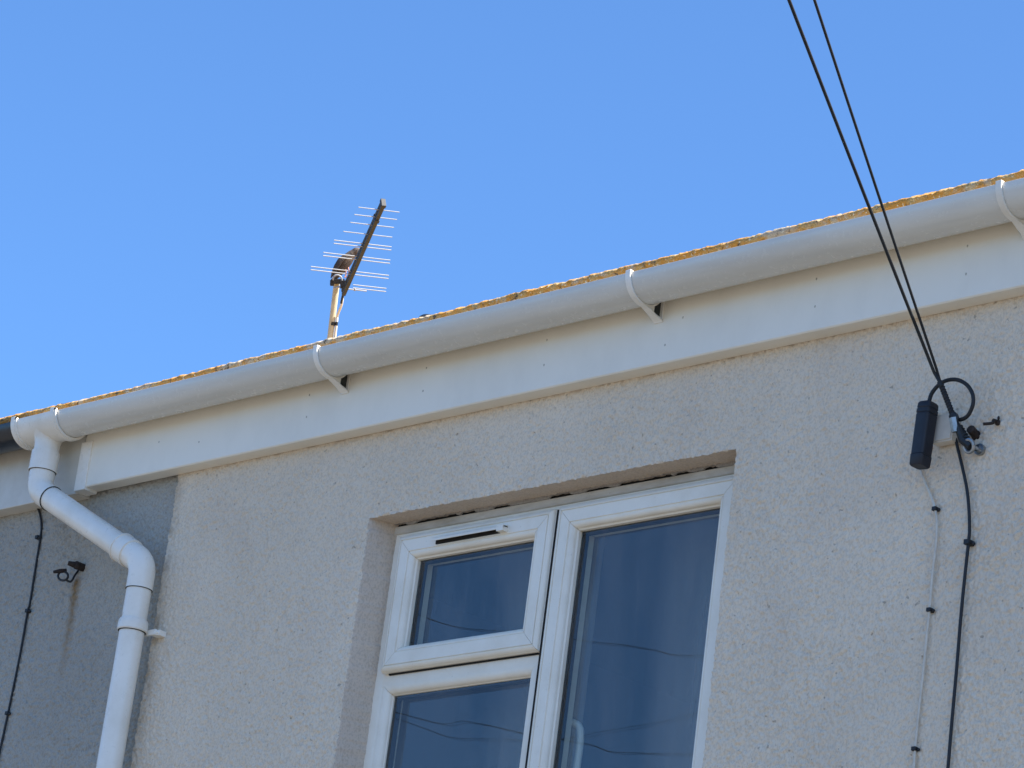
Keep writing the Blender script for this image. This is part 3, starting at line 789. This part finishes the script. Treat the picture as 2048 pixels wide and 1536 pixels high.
bd_ = (B1-B0).normalized(); BL = (B1-B0).length
el = RT*.995 - UP*.105; el = (el - fw*(el.dot(bd_)/fw.dot(bd_))).normalized(); bn = bd_.cross(el)
mb = MB()
for s in (-.010, .010):
    c = [(-.0085, s-.0075), (.0085, s-.0075), (.0085, s+.0075), (-.0085, s+.0075)]
    mb.prism(c, B0, el, bn, bd_, BL)
mb.build('boom', BOOM, aer, smooth=0, bevel=.0015)
mb = MB(); c = [(-.011, -.021), (.011, -.021), (.011, .021), (-.011, .021)]
mb.prism(c, B1-bd_*.012, el, bn, bd_, .018); mb.build('boom_cap', BLACK, aer, smooth=0, bevel=.002)
mb = MB(); mb.prism(c, B1-bd_*.115, el, bn, bd_, .02); mb.build('boom_spacer', BLACK, aer, smooth=0, bevel=.002)
KL = 1.0/math.hypot(el.dot(RT), el.dot(UP))
els = [(.926,.176,0),(.846,.184,0),(.76,.188,0),(.657,.212,0),(.537,.250,1),(.394,.292,1),(.229,.342,1),(.085,.35,1)]
for i, (f_, ln, dbl) in enumerate(els):
    p = B0.lerp(B1, f_); mb = MB(); rr_ = .0021 if not dbl else .0023
    if i == 7: a0, a1 = .03, ln*.5*KL
    else: a0, a1 = -ln*.53*KL, ln*.47*KL
    offs = (-.0055, .0055) if dbl else (0,)
    for o_ in offs:
        mb.tube([p+el*a0+bn*o_+bd_*(o_*.8), p+el*a1+bn*o_+bd_*(o_*.8)], rr_, 8)
    mb.build('element', ALU, aer, smooth=60)
mb = MB(); p = B0.lerp(B1, .05); mb.tube([p, p+el*.10], .003, 8); mb.ball(p+el*.045, .008, .006, .006, 8); mb.build('feed_stub', ALU, aer, smooth=60)
# clamp that carries the boom on the mast
mb = MB(); cc = cam_pt(675, 565, -.01)
mtx = Matrix((RT, UP, fw)).transposed()
def obox(mb, c, hx, hy, hz):
    mb.add([c+RT*x*hx+UP*y*hy+fw*z*hz for x in (-1, 1) for y in (-1, 1) for z in (-1, 1)], [(0,1,3,2),(4,6,7,5),(0,4,5,1),(2,3,7,6),(0,2,6,4),(1,5,7,3)])
obox(mb, cam_pt(676, 563, -.02), .030, .011, .03); obox(mb, cam_pt(664, 566, -.03), .008, .013, .02); obox(mb, cam_pt(686, 569, -.04), .012, .018, .02)
mb.build('clamp', BLACK, aer, smooth=0, bevel=.002)
mb = MB(); mb.tube(smooth_path([cam_pt(666, 560, -.05), cam_pt(668, 553, -.055), cam_pt(675, 550, -.055), cam_pt(682, 554, -.055), cam_pt(684, 562, -.05)]), .0042, 8)
mb.tube([cam_pt(668, 577, -.05), cam_pt(679, 573, -.055)], .005, 8)
mb.build('u_bolt', ALU, aer, smooth=60)

# ------------------------------------------------------------------ bird on the aerial clamp
def feather(name, c1, c2, sc):
    a = N(name); a.col(a.mix(a.ramp(a.noise(sc, 4, .65), [(.38, 0), (.62, 1)]), c1, c2)).rough(.75); a.bump(a.noise(160, 3), .003, .7); return a.m
FB = feather('brown_feathers', (.10, .07, .05), (.04, .03, .025), 55)
FD = feather('dark_feathers', (.030, .025, .024), (.060, .045, .038), 60)
BEAK = plain('beak_horn', (.05, .04, .03), .4); LEGM = plain('pink_leg', (.36, .16, .12), .6)
bird = empty('bird', cam_pt(690, 545, .03), 'small brown bird perched on the aerial clamp beside the boom', 'bird')
sp = [(670,556,.006),(674,548,.017),(679.5,538,.027),(686,527.5,.0325),(693,518,.0315),(700,510,.0255),(706,504.5,.0205),(711,501,.0195),(715.5,500,.0145),(719,501,.005)]
P = smooth_path([cam_pt(x+2.0, y+1.0, .03) for x, y, r in sp], 4)
rad = []
for i in range(len(sp)-1):
    for k in range(4): rad.append(sp[i][2]+(sp[i+1][2]-sp[i][2])*k/4)
rad.append(sp[-1][2]); rad = [q*.86 for q in rad]
mb = MB(); mb.tube(P, rad, 18); mb.build('body', FB, bird, smooth=80)
mb = MB(); mb.tube([cam_pt(718, 501, .03), cam_pt(722, 502, .03), cam_pt(727, 504.5, .03)], [.005, .0035, .0008], 8); mb.build('beak', BEAK, bird, smooth=60)
def blade(mb, pts, wid, nrm, th):                 # tapering leaf-shaped solid
    vs = []; 
    for (p, wd) in zip(pts, wid):
        t = (pts[-1]-pts[0]).normalized(); s_ = t.cross(nrm).normalized()
        for k in range(10):
            q = 2*math.pi*k/10; vs.append(p+s_*wd*math.cos(q)+nrm*th*math.sin(q)*min(1, wd/.008))
    n = 10; m_ = len(pts)
    mb.add(vs, [(i*n+k, i*n+(k+1) % n, (i+1)*n+(k+1) % n, (i+1)*n+k) for i in range(m_-1) for k in range(n)]+[tuple(range(n))[::-1], tuple(range((m_-1)*n, m_*n))])
for dz, ox in ((-.024, -7), (.056, 0)):
    mb = MB(); blade(mb, [cam_pt(x+ox*.6, y, .03+dz) for x, y in ((703,509),(695,512),(685,521),(677,533),(670,547),(666,556))], [.006,.013,.016,.014,.008,.002], (fw*.8+RT*.6).normalized(), .007)
    mb.build('wing', FD, bird, smooth=80)
mb = MB(); blade(mb, [cam_pt(x, y, .035) for x, y in ((676,546),(670,555),(666,563),(663,570))], [.010,.010,.011,.009], fw, .004); mb.build('tail', FD, bird, smooth=80)
for x in (691, 697):
    mb = MB(); mb.tube([cam_pt(x-1, 535, .02), cam_pt(x+1, 543, .012), cam_pt(x, 552, .005)], [.0045, .003, .0026], 8)
    for k in (-3, 0, 3): mb.tube([cam_pt(x, 552, .005), cam_pt(x+k+1, 555, -.008)], .002, 6)
    mb.build('leg', LEGM, bird, smooth=60)
mb = MB()
mb.ball(cam_pt(714, 500, .012), .0024, n=8); mb.build('eye', BLACK, bird, smooth=60)

# ------------------------------------------------------------------ wires over the street, seen only as reflections in the panes
def street_wire(pts, label, r=.0027):
    P = [refl(x, y, .0745, 9.0) for x, y in pts]
    d0 = P[0]-P[1]; d1 = P[-1]-P[-2]
    P = [P[0]+d0*9+Vector((0, 0, 1.2))]+[P[0]+d0*4+Vector((0, 0, .3))]+P+[P[-1]+d1*4+Vector((0, 0, .3)), P[-1]+d1*9+Vector((0, 0, 1.2))]
    mb = MB(); mb.tube(smooth_path(P, 8), r, 8)
    tag(mb.build('street_wire', BLACK, None, smooth=60), label, 'wire', 'street wires mirrored in the window')
street_wire([(850,1235),(1000,1262),(1180,1281),(1300,1297),(1400,1312)], 'dark overhead wire mirrored across the small sash and upper tall pane')
street_wire([(830,1434),(930,1442),(1045,1465),(1170,1488),(1280,1506)], 'dark overhead wire mirrored across the lower left pane, upper of its two')
street_wire([(850,1457),(950,1474),(1045,1477),(1150,1474)], 'faint overhead wire mirrored in the lower left pane, lower of its two', .0020)
